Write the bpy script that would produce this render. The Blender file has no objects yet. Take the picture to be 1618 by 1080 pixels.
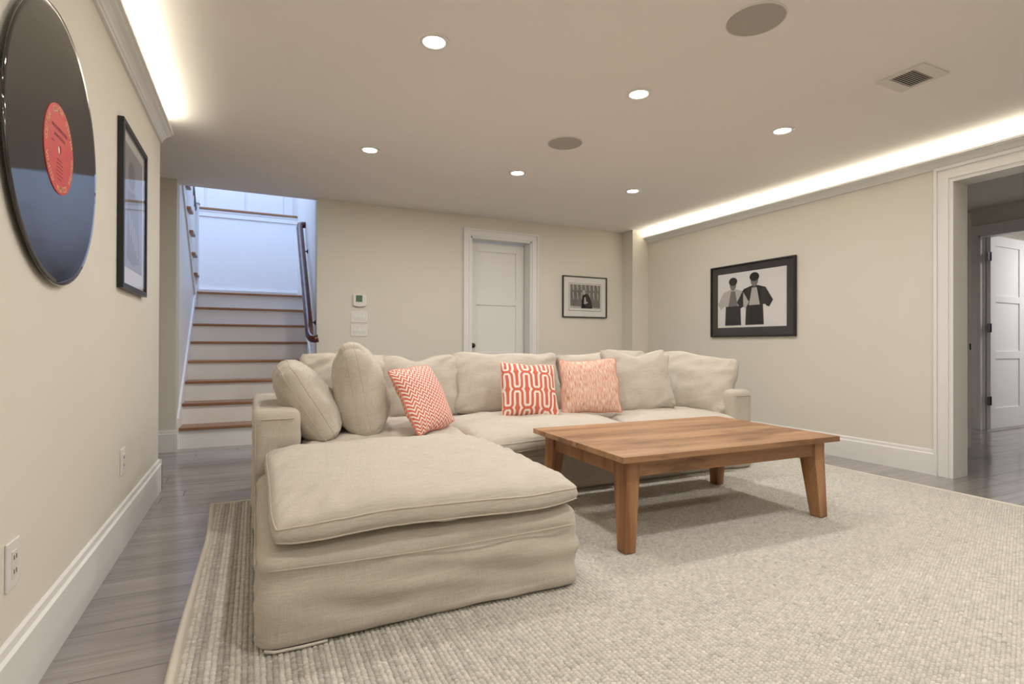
import bpy, bmesh, math, random
import numpy as np
from mathutils import Vector, Matrix, noise
random.seed(7)
SC = bpy.context.scene
COL = SC.collection
# ---------------------------------------------------------------- camera
YAW, PITCH, ROLL, FPX = 0.44612, 0.00440, 0.00328, 848.76
_f = Vector((math.sin(YAW)*math.cos(PITCH), math.cos(YAW)*math.cos(PITCH), math.sin(PITCH)))
_r = Vector((math.cos(YAW), -math.sin(YAW), 0)); _u = _r.cross(_f)
_r2 = _r*math.cos(ROLL) + _u*math.sin(ROLL); _u2 = -_r*math.sin(ROLL) + _u*math.cos(ROLL)
cam = bpy.data.cameras.new('camera'); cam.sensor_width = 36; cam.lens = FPX/1618*36; cam.clip_start = 0.02
camo = bpy.data.objects.new('camera', cam); COL.objects.link(camo)
camo.matrix_world = Matrix(((_r2.x, _u2.x, -_f.x, 0), (_r2.y, _u2.y, -_f.y, 0), (_r2.z, _u2.z, -_f.z, 1.0), (0, 0, 0, 1)))
SC.camera = camo
# ---------------------------------------------------------------- world, exposure, large lights
w = bpy.data.worlds.new('world'); SC.world = w; w.use_nodes = True
w.node_tree.nodes['Background'].inputs[0].default_value = (0.62, 0.75, 1.0, 1)
w.node_tree.nodes['Background'].inputs[1].default_value = 0.6
SC.view_settings.view_transform = 'Standard'; SC.view_settings.look = 'None'
SC.view_settings.exposure = 0.0; SC.view_settings.gamma = 1.0; SC.view_settings.use_curve_mapping = False
SC.cycles.use_denoising = True; SC.cycles.adaptive_threshold = .025
SC.cycles.max_bounces = 8; SC.cycles.diffuse_bounces = 5; SC.cycles.glossy_bounces = 3
SC.cycles.sample_clamp_indirect = 8.0
def area(name, loc, sx, sy, power, color, rot=(0, 0, 0), shape='RECTANGLE', spread=math.pi):
    l = bpy.data.lights.new(name, 'AREA'); l.shape = shape; l.size = sx
    if shape in ('RECTANGLE', 'ELLIPSE'): l.size_y = sy
    l.energy = power; l.color = color; l.spread = spread
    o = bpy.data.objects.new(name, l); COL.objects.link(o); o.location = loc; o.rotation_euler = rot
    return o
WARM = (1.0, 0.965, 0.925); COVE = (1.0, 0.95, 0.80); DAY = (0.46, 0.63, 1.0)
P_DOWN, P_COVE, P_STAIR = 10.1, 26.5, 70.0
H = 2.52                                  # ceiling height
LX, LY = (0.804, 2.09, 3.36), (2.60, 4.27)
# lamps of the same grid behind the camera
for x in LX:
    for y in (0.93, -0.74): area('downlight_lamp', (x, y, H-0.012), .1, .1, P_DOWN, WARM, shape='DISK')
# LED strips lying on the cove mouldings, shining up
area('cove_lamp', (4.722, 1.62, 2.428), .02, 8.1, P_COVE, COVE, (math.pi, 0, 0))
area('cove_lamp', (-0.552, 0.87, 2.428), .02, 6.7, P_COVE*.8, COVE, (math.pi, 0, 0))
# daylight over the stairwell, from the floor above, plus an added fill lamp
area('stairwell_daylight', (-0.6, 7.6, 5.42), 2.2, 2.9, P_STAIR, DAY)
area('stair_riser_fill', (-0.65, 6.16, 4.1), 2.2, 2.2, P_STAIR*.75, DAY, (math.radians(68), 0, 0))  # added fill to brighten risers and landing wall; no window stands here
# lamp in the far room behind the hall, ceiling lamp in the hall
area('far_room_lamp', (9.0, 2.2, 2.55), .8, .8, 40.0, (0.86, 0.90, 1.0))

# ---------------------------------------------------------------- materials
def nodes_of(m):
    m.use_nodes = True; return m.node_tree.nodes, m.node_tree.links
def principled(name, col, rough=.6, spec=.4, metal=0, emit=None, es=0):
    m = bpy.data.materials.new(name); n, l = nodes_of(m); b = n['Principled BSDF']
    b.inputs['Base Color'].default_value = (*col, 1); b.inputs['Roughness'].default_value = rough
    b.inputs['Specular IOR Level'].default_value = spec; b.inputs['Metallic'].default_value = metal
    if emit: b.inputs['Emission Color'].default_value = (*emit, 1); b.inputs['Emission Strength'].default_value = es
    return m
def nd(n, t, **kw):
    x = n.new(t)
    for k, v in kw.items():
        if k == 'op': x.operation = v
        else: setattr(x, k, v)
    return x
def mapped(n, l, scale, coord='Object', rand=False, rot=(0, 0, 0)):
    tc = n.new('ShaderNodeTexCoord'); mp = n.new('ShaderNodeMapping')
    mp.inputs['Scale'].default_value = scale; mp.inputs['Rotation'].default_value = rot
    l.new(tc.outputs[coord], mp.inputs['Vector'])
    if rand:
        oi = n.new('ShaderNodeObjectInfo'); mu = nd(n, 'ShaderNodeMath', op='MULTIPLY'); mu.inputs[1].default_value = 57
        l.new(oi.outputs['Random'], mu.inputs[0]); cb = n.new('ShaderNodeCombineXYZ')
        for i in range(3): l.new(mu.outputs[0], cb.inputs[i])
        l.new(cb.outputs[0], mp.inputs['Location'])
    return mp.outputs[0]
def ramp(n, l, fac, stops):
    r = n.new('ShaderNodeValToRGB'); e = r.color_ramp.elements
    while len(e) < len(stops): e.new(.5)
    for k, (p, c) in zip(e, stops): k.position = p; k.color = (*c, 1)
    l.new(fac, r.inputs[0]); return r.outputs[0]
def noise_t(n, l, vec, scale, detail=3, rough=.5):
    t = n.new('ShaderNodeTexNoise'); t.inputs['Scale'].default_value = scale; t.inputs['Detail'].default_value = detail
    t.inputs['Roughness'].default_value = rough; l.new(vec, t.inputs['Vector']); return t.outputs['Fac']
def bump(n, l, h, b, strength, dist):
    bp = n.new('ShaderNodeBump'); bp.inputs['Strength'].default_value = strength; bp.inputs['Distance'].default_value = dist
    l.new(h, bp.inputs['Height']); l.new(bp.outputs[0], b.inputs['Normal'])
def paint(name, col, var=.04, rough=.75, spec=.25):
    m = principled(name, col, rough, spec); n, l = nodes_of(m); b = n['Principled BSDF']
    f = noise_t(n, l, mapped(n, l, (1, 1, 1)), 1.3, 4)
    l.new(ramp(n, l, f, [(.3, tuple(c*(1-var) for c in col)), (.7, tuple(min(1, c*(1+var)) for c in col))]), b.inputs['Base Color'])
    bump(n, l, noise_t(n, l, mapped(n, l, (1, 1, 1)), 220, 2), b, .04, .002)
    return m
def wood(name, dark, mid, light, axis=0, rough=.4, spec=.4, grain=1.0, rand=True, tone=.25, mottle=.35):
    m = principled(name, mid, rough, spec); n, l = nodes_of(m); b = n['Principled BSDF']
    s = [22*grain]*3; s[axis] = 1.3*grain
    v = mapped(n, l, s, rand=rand)
    d = n.new('ShaderNodeTexNoise'); d.inputs['Scale'].default_value = .35; d.inputs['Detail'].default_value = 5; l.new(v, d.inputs['Vector'])
    d.inputs['Distortion'].default_value = 1.2
    c1 = ramp(n, l, d.outputs['Fac'], [(.28, dark), (.48, mid), (.72, light)])
    s2 = [160]*3; s2[axis] = 5
    f2 = noise_t(n, l, mapped(n, l, s2, rand=rand), 1, 3)
    c2 = ramp(n, l, f2, [(.3, (.62, .62, .62)), (.6, (1, 1, 1))])
    mx = n.new('ShaderNodeMix'); mx.data_type = 'RGBA'; mx.blend_type = 'MULTIPLY'; mx.inputs[0].default_value = .55
    l.new(c1, mx.inputs[6]); l.new(c2, mx.inputs[7])
    f3 = noise_t(n, l, mapped(n, l, [(2.2 if i_ == axis else 7) for i_ in range(3)], rand=rand), 1, 5, .6)
    m3 = n.new('ShaderNodeMix'); m3.data_type = 'RGBA'; m3.blend_type = 'MULTIPLY'; m3.inputs[0].default_value = mottle
    l.new(mx.outputs[2], m3.inputs[6]); l.new(ramp(n, l, f3, [(.30, (.50, .44, .40)), (.46, (.95, .93, .92)), (.75, (1.12, 1.12, 1.1))]), m3.inputs[7]); mx = m3
    oi = n.new('ShaderNodeObjectInfo'); rr = nd(n, 'ShaderNodeMapRange'); rr.inputs[3].default_value = 1-tone; rr.inputs[4].default_value = 1+tone
    l.new(oi.outputs['Random'], rr.inputs[0])
    hs = n.new('ShaderNodeHueSaturation'); l.new(rr.outputs[0], hs.inputs['Value']); l.new(mx.outputs[2], hs.inputs['Color'])
    l.new(hs.outputs[0], b.inputs['Base Color'])
    bump(n, l, f2, b, .12, .002)
    return m
def linen(name, col, dark):
    m = principled(name, col, .92, .12); n, l = nodes_of(m); b = n['Principled BSDF']
    b.inputs['Sheen Weight'].default_value = .12
    a = noise_t(n, l, mapped(n, l, (520, 520, 14), rand=True), 1, 2)
    c = noise_t(n, l, mapped(n, l, (14, 14, 620), rand=True), 1, 2)
    ad = nd(n, 'ShaderNodeMath', op='ADD'); l.new(a, ad.inputs[0]); l.new(c, ad.inputs[1])
    hf = nd(n, 'ShaderNodeMath', op='MULTIPLY'); l.new(ad.outputs[0], hf.inputs[0]); hf.inputs[1].default_value = .5
    l.new(ramp(n, l, hf.outputs[0], [(.33, dark), (.62, col)]), b.inputs['Base Color'])
    bump(n, l, hf.outputs[0], b, .35, .0015)
    return m
M = {}
M['wall'] = paint('wall_paint', (.715, .68, .60), .015)
M['ceil'] = paint('ceiling_paint', (.90, .865, .83), .012)
M['trim'] = paint('trim_paint', (.79, .78, .755), .01, .42, .4)
M['stairwhite'] = paint('stair_paint', (.88, .875, .86), .01, .5, .35)
M['door'] = paint('door_paint', (.80, .785, .75), .01, .4, .4)
M['plank'] = wood('grey_oak_plank', (.185, .155, .147), (.275, .242, .230), (.345, .31, .30), 0, .35, .5, 1.0, True, .08)
_b = M['plank'].node_tree.nodes['Principled BSDF']; _b.inputs['Coat Weight'].default_value = 1.0; _b.inputs['Coat Roughness'].default_value = .12; _b.inputs['Coat IOR'].default_value = 1.75
M['under'] = principled('subfloor', (.06, .05, .045), .8)
M['tread'] = wood('stair_oak', (.26, .115, .05), (.36, .175, .085), (.45, .24, .125), 0, .35, .4, 1.0, True, .08)
M['table'] = wood('table_acacia', (.19, .085, .036), (.37, .20, .098), (.50, .305, .168), 0, .42, .38, .8, True, .12, .9)
M['tableleg'] = wood('table_leg_wood', (.19, .080, .034), (.38, .19, .088), (.49, .275, .14), 2, .42, .38, .8, True, .1, .8)
M['rail'] = wood('mahogany_rail', (.055, .014, .010), (.085, .024, .016), (.12, .038, .026), 1, .16, .6, 1, True, .05)
M['linen'] = linen('beige_linen', (.60, .552, .478), (.45, .405, .34))
M['seam'] = principled('seam_cord', (.55, .49, .405), .9, .1)
M['black'] = principled('black_frame', (.012, .011, .010), .38, .5)
M['iron'] = principled('black_iron', (.010, .010, .011), .42, .5)
M['mount'] = paint('white_mount', (.74, .72, .69), .01, .8)
M['darkmount'] = paint('charcoal_mount', (.048, .046, .042), .08, .85)
M['paper'] = paint('photo_paper', (.72, .70, .68), .01, .7)
M['plastic'] = principled('white_plastic', (.78, .76, .72), .35, .45)
M['grille'] = principled('grey_grille', (.46, .43, .39), .7, .3)
M['vent'] = principled('vent_enamel', (.72, .68, .63), .4, .4)
M['ventdark'] = principled('vent_shadow', (.11, .08, .065), .9, .1)
M['lamp'] = principled('lamp_lens', (1, 1, 1), .5, .2, emit=(1, .97, .92), es=22)
M['lcd'] = principled('lcd_screen', (.07, .12, .06), .25, .5, emit=(.10, .2, .09), es=.12)
M['ink'] = principled('print_ink_black', (.022, .020, .019), .7, .2)
M['inkmid'] = principled('print_ink_grey', (.18, .165, .15), .7, .2)
M['inklight'] = principled('print_ink_light', (.46, .43, .40), .7, .2)
M['poster'] = paint('grey_poster', (.30, .30, .30), .1, .7)
M['gold'] = principled('gold_lettering', (.86, .55, .28), .5, .3)
M['labelink'] = principled('label_ink', (.05, .012, .012), .6, .2)
M['redlabel'] = principled('red_paper_label', (.60, .055, .042), .45, .4)
# thin glass: clear with a mirror-like sheen at grazing angles
g = bpy.data.materials.new('picture_glass'); n, l = nodes_of(g); n.remove(n['Principled BSDF'])
tr = n.new('ShaderNodeBsdfTransparent'); gl = n.new('ShaderNodeBsdfGlossy'); gl.inputs['Roughness'].default_value = .02
lw = n.new('ShaderNodeLayerWeight'); p5 = nd(n, 'ShaderNodeMath', op='POWER'); p5.inputs[1].default_value = 5; l.new(lw.outputs['Facing'], p5.inputs[0])
fr = nd(n, 'ShaderNodeMath', op='MULTIPLY_ADD'); l.new(p5.outputs[0], fr.inputs[0]); fr.inputs[1].default_value = .92; fr.inputs[2].default_value = .05
mx = n.new('ShaderNodeMixShader')
l.new(fr.outputs[0], mx.inputs[0]); l.new(tr.outputs[0], mx.inputs[1]); l.new(gl.outputs[0], mx.inputs[2]); l.new(mx.outputs[0], n['Material Output'].inputs[0])
M['glass'] = g
# vinyl: glossy black with fine concentric grooves
m = principled('black_vinyl', (.016, .013, .011), .045, .9); n, l = nodes_of(m); b = n['Principled BSDF']
v = mapped(n, l, (1, 1, 1)); ln = nd(n, 'ShaderNodeVectorMath', op='LENGTH'); l.new(v, ln.inputs[0])
si = nd(n, 'ShaderNodeMath', op='MULTIPLY'); l.new(ln.outputs['Value'], si.inputs[0]); si.inputs[1].default_value = 1600
s2 = nd(n, 'ShaderNodeMath', op='SINE'); l.new(si.outputs[0], s2.inputs[0])
bump(n, l, s2.outputs[0], b, .05, .0002)
M['vinyl'] = m
# yarn: colour per loop
m = principled('wool_yarn', (.6, .5, .4), .95, .08); n, l = nodes_of(m); b = n['Principled BSDF']
at = n.new('ShaderNodeAttribute'); at.attribute_name = 'yarn'; l.new(at.outputs['Color'], b.inputs['Base Color'])
bump(n, l, noise_t(n, l, mapped(n, l, (900, 200, 200)), 1, 2), b, .5, .002)
M['yarn'] = m
M['rugbase'] = paint('rug_backing', (.52, .475, .40), .1, .95, .05)
M['binding'] = paint('rug_binding', (.68, .635, .55), .05, .9, .1)
CORAL, CREAM = (.66, .155, .105), (.82, .77, .69)
def uvnodes(n, l):
    tc = n.new('ShaderNodeTexCoord'); sp = n.new('ShaderNodeSeparateXYZ'); l.new(tc.outputs['UV'], sp.inputs[0]); return sp.outputs[0], sp.outputs[1]
def mth(n, l, op, a, b_=None, c=None):
    x = nd(n, 'ShaderNodeMath', op=op)
    for i, q in enumerate((a, b_, c)):
        if q is None: continue
        if isinstance(q, (int, float)): x.inputs[i].default_value = q
        else: l.new(q, x.inputs[i])
    return x.outputs[0]
def two_tone(name, build, a=CORAL, b2=CREAM, soft=.04, thr=.5):
    m = principled(name, a, .85, .15); n, l = nodes_of(m); b = n['Principled BSDF']
    u, v = uvnodes(n, l); f = build(n, l, u, v)
    l.new(ramp(n, l, f, [(thr-soft, a), (thr+soft, b2)]), b.inputs['Base Color'])
    bump(n, l, noise_t(n, l, mapped(n, l, (1, 1, 1)), 400, 2), b, .25, .001)
    return m
def chevron(n, l, u, v):
    t = mth(n, l, 'PINGPONG', mth(n, l, 'MULTIPLY', u, 10), .5)
    f = mth(n, l, 'FRACT', mth(n, l, 'ADD', mth(n, l, 'MULTIPLY', v, 17), mth(n, l, 'MULTIPLY', t, 2.0)))
    return mth(n, l, 'ADD', mth(n, l, 'MULTIPLY', mth(n, l, 'ABSOLUTE', mth(n, l, 'SUBTRACT', f, .5)), 1.6), .03)
M['chevron'] = two_tone('coral_chevron_cotton', chevron, soft=.05, thr=.47)
def arches(n, l, u, v):
    """distance to rows of a rounded serpentine (uprights joined by half circles), every second row mirrored"""
    P_, S_ = 1/3.0, 1/3.1; R4 = P_/4; A_ = S_/2-R4*.93
    def row(sx, sv):
        vv = mth(n, l, 'SUBTRACT', mth(n, l, 'FLOORED_MODULO', mth(n, l, 'ADD', v, S_+sv), 2*S_), S_)
        def arch(off, q):
            xt = mth(n, l, 'ABSOLUTE', mth(n, l, 'SUBTRACT', mth(n, l, 'FLOORED_MODULO', mth(n, l, 'ADD', u, P_/2-off+sx), P_), P_/2))
            h_ = mth(n, l, 'MAXIMUM', mth(n, l, 'SUBTRACT', q, A_), 0.0)
            r_ = mth(n, l, 'SQRT', mth(n, l, 'ADD', mth(n, l, 'MULTIPLY', xt, xt), mth(n, l, 'MULTIPLY', h_, h_)))
            return mth(n, l, 'ABSOLUTE', mth(n, l, 'SUBTRACT', r_, R4))
        up_ = arch(P_*.25, vv); dn = arch(P_*.75, mth(n, l, 'MULTIPLY', vv, -1.0))
        g_ = mth(n, l, 'GREATER_THAN', vv, 0.0)
        return mth(n, l, 'ADD', mth(n, l, 'MULTIPLY', up_, g_), mth(n, l, 'MULTIPLY', dn, mth(n, l, 'SUBTRACT', 1.0, g_)))
    return mth(n, l, 'MULTIPLY', mth(n, l, 'MINIMUM', row(0, .03), row(P_/2, S_+.03)), 10.0)
M['arches'] = two_tone('coral_arch_cotton', arches)
_r = [x for x in M['arches'].node_tree.nodes if x.type == 'VALTORGB'][0].color_ramp
while len(_r.elements) > 1: _r.elements.remove(_r.elements[-1])
_r.elements[0].position = 0; _r.elements[0].color = (*CORAL, 1)
for p_, c_ in ((.19, CORAL), (.22, CREAM), (.56, CREAM), (.59, CORAL)):
    e_ = _r.elements.new(p_); e_.color = (*c_, 1)
def streaks(n, l, u, v):
    cb = n.new('ShaderNodeCombineXYZ'); l.new(mth(n, l, 'MULTIPLY', u, 95), cb.inputs[0]); l.new(mth(n, l, 'MULTIPLY', v, 9), cb.inputs[1])
    return noise_t(n, l, cb.outputs[0], 1, 2)
M['coralcord'] = principled('coral_cord', (.70, .30, .22), .85, .1); M['creamcord'] = principled('cream_cord', (.80, .60, .50), .85, .1)
M['streaks'] = two_tone('coral_streaked_cotton', streaks, (.64, .27, .19), (.85, .69, .57), soft=.14, thr=.5)

# ---------------------------------------------------------------- mesh helpers
def tag(o, label=None, cat=None, group=None, kind=None):
    if label: o['label'] = label
    if cat: o['category'] = cat
    if group: o['group'] = group
    if kind: o['kind'] = kind
    return o
def empty(name, loc=(0, 0, 0), rz=0, parent=None):
    o = bpy.data.objects.new(name, None); COL.objects.link(o); o.location = loc; o.rotation_euler = (0, 0, rz); o.empty_display_size = .05
    if parent: o.parent = parent
    return o
def link(name, me, mat, parent=None, smooth=False):
    o = bpy.data.objects.new(name, me); COL.objects.link(o)
    if mat: me.materials.append(M[mat] if isinstance(mat, str) else mat)
    if smooth:
        for p in me.polygons: p.use_smooth = True
    if parent: o.parent = parent
    return o
class MB:
    def __init__(s): s.v = []; s.f = []
    def add(s, v, f):
        k = len(s.v); s.v += [tuple(p) for p in v]; s.f += [tuple(i+k for i in q) for q in f]; return s
    def box(s, x0, x1, y0, y1, z0, z1, R=None):
        v = [Vector((x, y, z)) for x in (x0, x1) for y in (y0, y1) for z in (z0, z1)]
        if R is not None: v = [R @ p for p in v]
        return s.add(v, [(0, 1, 3, 2), (4, 6, 7, 5), (0, 4, 5, 1), (2, 3, 7, 6), (0, 2, 6, 4), (1, 5, 7, 3)])
    def prism(s, poly, a0, a1, axis):
        """poly: 2-D outline; extruded along axis (0,1,2) from a0 to a1. 2-D coords fill the other two axes in order."""
        n_ = len(poly); vs = []
        for a in (a0, a1):
            for p in poly:
                q = [p[0], p[1]]; q.insert(axis, a); vs.append(q)
        f = [tuple(range(n_))[::-1], tuple(range(n_, 2*n_))] + [(i, (i+1) % n_, n_+(i+1) % n_, n_+i) for i in range(n_)]
        return s.add(vs, f)
    def tube(s, pts, r, seg=10, closed=False):
        pts = [Vector(p) for p in pts]; n_ = len(pts); vs = []; fs = []
        up = Vector((0, 0, 1)); prev = None
        for i, p in enumerate(pts):
            t = (pts[(i+1) % n_]-pts[i-1]) if closed else (pts[min(i+1, n_-1)]-pts[max(i-1, 0)])
            t.normalize()
            if prev is None: a = t.cross(up if abs(t.z) < .9 else Vector((1, 0, 0)))
            else: a = prev - t*prev.dot(t)
            a.normalize(); prev = a; b_ = t.cross(a)
            rr = r[i] if isinstance(r, (list, tuple)) else r
            for k in range(seg):
                an = 2*math.pi*k/seg; vs.append(p + a*(rr*math.cos(an)) + b_*(rr*math.sin(an)))
        for i in range(n_ if closed else n_-1):
            j = (i+1) % n_
            for k in range(seg):
                k2 = (k+1) % seg; fs.append((i*seg+k, i*seg+k2, j*seg+k2, j*seg+k))
        if not closed: fs += [tuple(range(seg))[::-1], tuple(range((n_-1)*seg, n_*seg))]
        return s.add(vs, fs)
    def lathe(s, prof, seg=32, mat=None, cap=True):
        """prof: list of (r, z) revolved about local z"""
        vs = []; fs = []; n_ = len(prof)
        for r, z in prof:
            for k in range(seg):
                an = 2*math.pi*k/seg; p = Vector((r*math.cos(an), r*math.sin(an), z)); vs.append(mat @ p if mat else p)
        for i in range(n_-1):
            for k in range(seg):
                k2 = (k+1) % seg; fs.append((i*seg+k, i*seg+k2, (i+1)*seg+k2, (i+1)*seg+k))
        if cap: fs += [tuple(range(seg))[::-1], tuple(range((n_-1)*seg, n_*seg))]
        return s.add(vs, fs)
    def mesh(s, name):
        me = bpy.data.meshes.new(name); me.from_pydata(s.v, [], s.f)
        bm = bmesh.new(); bm.from_mesh(me); bmesh.ops.recalc_face_normals(bm, faces=bm.faces); bm.to_mesh(me); bm.free()
        return me
    def obj(s, name, mat, parent=None, smooth=False, bev=0, seg=2):
        o = link(name, s.mesh(name), mat, parent, smooth)
        if bev:
            b_ = o.modifiers.new('bevel', 'BEVEL'); b_.width = bev; b_.segments = seg; b_.limit_method = 'ANGLE'
        return o
def box(name, x0, x1, y0, y1, z0, z1, mat, parent=None, bev=0): return MB().box(x0, x1, y0, y1, z0, z1).obj(name, mat, parent, bev=bev)
def struct(o, label, cat): return tag(o, label, cat, kind='structure')

# ================================================================ THE SETTING
XL, XR, YB = -0.59, 4.76, 5.94
# ---- floor: boards running along X, each a piece
floor = box('floor', -2.4, 10.5, -2.6, 6.0, -.06, -.0125, 'under')
struct(floor, 'grey-brown wooden plank floor running under the rug and into the hall', 'floor')
PW, PL = .152, 1.98
pm = MB().box(0, PL-.0025, 0, PW-.002, -.012, 0).mesh('plank'); pm.materials.append(M['plank'])
r = 0; y = .62
while y < 5.98:
    x = -2.4 - random.random()*PL*.9
    while x < 10.4:
        xe = x+PL
        under_rug = (x > -.1 and xe < 4.15 and y+PW < 3.75) or (x > .0 and xe < 3.55 and y < 4.2) or (x > .62 and xe < 4.7 and y > 4.2)
        hid = (x > 4.9 and (y > 3.6 or y < 1.0) and xe < 7.7)
        if not (under_rug or hid) and xe > -.95 and x < 9.0 and not (x < -.6 and xe < -.6 and y < 4.3):
            o = bpy.data.objects.new('plank', pm); COL.objects.link(o); o.location = (x, y, random.uniform(-.0006, 0)); o.parent = floor
        x = xe
    y += PW; r += 1
mb = MB().box(-2.4, 10.4, -2.6, .62, -.012, -.001)
o = mb.obj('plank_field', 'plank', floor); o['kind'] = 'stuff'
# ---- shell
o = MB().box(-2.4, XL, -2.6, 4.33, 0, H).obj('wall_left', 'wall'); struct(o, 'cream painted left wall with the giant record hanging on it', 'wall')
o = MB().box(-2.4, -.66, 5.82, 6.03, 0, H).obj('wall_stair_side', 'wall'); struct(o, 'narrow cream wall strip left of the stair opening', 'wall')
o = MB().box(-2.5, -2.4, 4.2, 6.03, 0, H).obj('wall_nook', 'wall'); struct(o, 'cream end wall of the nook beside the stairs', 'wall')
DX0, DX1, DZ = 2.293, 3.10, 2.275
o = (MB().box(.58, DX0, YB, 6.15, 0, H).box(DX1, 4.94, YB, 6.15, 0, H).box(DX0, DX1, YB, 6.15, DZ, H)).obj('wall_back', 'wall')
struct(o, 'cream painted back wall behind the sofa with a white door', 'wall')
o = MB().box(4.5, XR, 5.72, YB, 0, H).obj('wall_column', 'wall'); struct(o, 'boxed cream column in the corner by the back wall', 'wall')
OY0, OY1, OZ = .75, 2.235, 2.258
o = (MB().box(XR, 4.94, OY1, YB, 0, H).box(XR, 4.94, -2.6, OY0, 0, H).box(XR, 4.94, OY0, OY1, OZ, H)).obj('wall_right', 'wall')
struct(o, 'cream painted right wall with the large framed photograph', 'wall')
o = MB().box(-2.4, 4.95, -2.7, -2.6, 0, H).obj('wall_front', 'wall'); struct(o, 'cream wall behind the viewpoint', 'wall')
o = MB().box(-2.5, 4.95, -2.7, 6.03, H, H+.14).obj('ceiling', 'ceil'); struct(o, 'smooth off-white ceiling with recessed downlights', 'ceiling')
# ---- baseboards
def bb_profile(t=.019, h=.2): return [(0, 0), (t, 0), (t, h-.035), (t*.55, h-.028), (t*.5, h-.006), (t*.2, h), (0, h)]
def bb_x(xw, y0, y1, sgn, h): return MB().prism([(xw+sgn*a, b_) for a, b_ in bb_profile(.02, h)], y0, y1, 1)
o = bb_x(XL, -2.6, 4.35, 1, .213)
o.prism([(4.33+a, b_) for a, b_ in bb_profile(.02, .213)], -2.4, XL+.02, 0)
struct(o.obj('baseboard_left', 'trim'), 'tall white baseboard along the left wall', 'baseboard')
o = bb_x(XR, 2.345, 5.72, -1, .195); struct(o.obj('baseboard_right', 'trim'), 'tall white baseboard along the right wall', 'baseboard')
mb = MB()
for a, b_ in ((.585, 2.2), (3.206, 4.5)): mb.prism([(YB-p, q) for p, q in bb_profile(.02, .2)], a, b_, 0)
struct(mb.obj('baseboard_back', 'trim'), 'white baseboard along the back wall behind the sofa', 'baseboard')
mb = MB().prism([(5.82-p, q) for p, q in bb_profile(.02, .2)], -2.4, -.645, 0)
struct(mb.obj('baseboard_stair_side', 'trim'), 'short white baseboard on the wall strip left of the stairs', 'baseboard')
# ---- cove mouldings (light sits on their top)
CP = [(0, 2.362), (.014, 2.362), (.016, 2.372), (.022, 2.376), (.028, 2.388), (.042, 2.402), (.060, 2.411), (.066, 2.418), (.080, 2.420), (.080, 2.437), (.072, 2.437), (.070, 2.424), (0, 2.424)]
struct(MB().prism([(XR-a, b_) for a, b_ in CP], -2.6, 5.72, 1).obj('trim_1', 'trim'), 'white cove crown moulding lit from behind along the right wall', 'crown moulding')
struct(MB().prism([(XL+a, b_) for a, b_ in CP], -2.6, 4.318, 1).obj('trim_2', 'trim'), 'white cove crown moulding lit from behind along the left wall', 'crown moulding')
# ---- casings: stepped profile frames
def casing_x(xw, sgn, y0, y1, z1, wd, jamb_depth, side=(True, True), th=.03):
    """frame round an opening in a wall of constant x: inner edges y0,y1, head z1"""
    mb = MB()
    def strip(a, b_, z0, z2, t): mb.box(min(xw, xw+sgn*t), max(xw, xw+sgn*t), a, b_, z0, z2)
    for k, (i0, i1, t) in enumerate(((0, .10, th*.55), (.10, .26, th*.8), (.26, .80, th*.6), (.80, 1, th))):
        if side[1]: strip(y1+wd*i0, y1+wd*i1, 0, z1+wd*i1, t)
        if side[0]: strip(y0-wd*i1, y0-wd*i0, 0, z1+wd*i1, t)
        strip(y0-(wd*i0 if side[0] else 0), y1+(wd*i0 if side[1] else 0), z1+wd*i0, z1+wd*i1, t)
    return mb
mb = casing_x(XR, -1, OY0, OY1, OZ, .105, 0)
mb.box(XR-.015, 4.946, OY1-.018, OY1, 0, OZ-.018).box(XR-.015, 4.946, OY0, OY0+.018, 0, OZ-.018).box(XR-.015, 4.946, OY0, OY1, OZ-.018, OZ)
struct(mb.obj('trim_3', 'trim'), 'wide white stepped casing around the open doorway to the hall', 'door casing')
mb = MB()
for k, (i0, i1, t) in enumerate(((0, .10, .016), (.10, .26, .024), (.26, .80, .018), (.80, 1, .03))):
    wd = .092
    mb.box(DX0-wd*i1, DX0-wd*i0, YB-t, YB, 0, DZ+wd*i1); mb.box(DX1+wd*i0, DX1+wd*i1, YB-t, YB, 0, DZ+wd*i1)
    mb.box(DX0-wd*i0, DX1+wd*i0, YB-t, YB, DZ+wd*i0, DZ+wd*i1)
mb.box(DX0, DX0+.018, YB-.012, 6.15, 0, DZ).box(DX1-.018, DX1, YB-.012, 6.15, 0, DZ).box(DX0, DX1, YB-.012, 6.15, DZ-.018, DZ)
struct(mb.obj('trim_4', 'trim'), 'white stepped casing around the closed door in the back wall', 'door casing')
# ---- doors
def panel_door(name, x, yy, wd, ht, mat, M4, knob_side=None, thick=.04, zs=None):
    """door in local XZ plane (front -y), hinged pieces: stiles, rails, panels"""
    root = empty(name); st = .115
    zs = zs or [(.10, .255), (.843, .933), (1.5, 1.58), (ht-.125, ht)]
    def pb(nm, *b_): 
        o = MB().box(*b_).obj(nm, mat, root, bev=.002); return o
    pb('stile', 0, st, 0, thick, .008, ht); pb('stile', wd-st, wd, 0, thick, .008, ht)
    zr = [(.008, zs[0][1]), zs[1], zs[2], (zs[3][0], ht)]
    for a, b_ in zr: pb('rail', st, wd-st, 0, thick, a, b_)
    for i in range(3): pb('panel', st-.006, wd-st+.006, .012, thick-.012, zr[i][1]-.006, zr[i+1][0]+.006)
    root.matrix_world = M4
    return root
KNOB = [(.030, 0), (.030, .006), (.012, .010), (.010, .030), (.022, .036), (.029, .046), (.029, .054), (.020, .064), (.006, .067)]
d = panel_door('door_1', 0, 0, DX1-DX0-.044, DZ-.03, 'door', Matrix.Translation((DX0+.022, 6.09, 0)), zs=[(0, .255), (.84, .905), (1.48, 1.563), (2.138, 2.2)])
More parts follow.
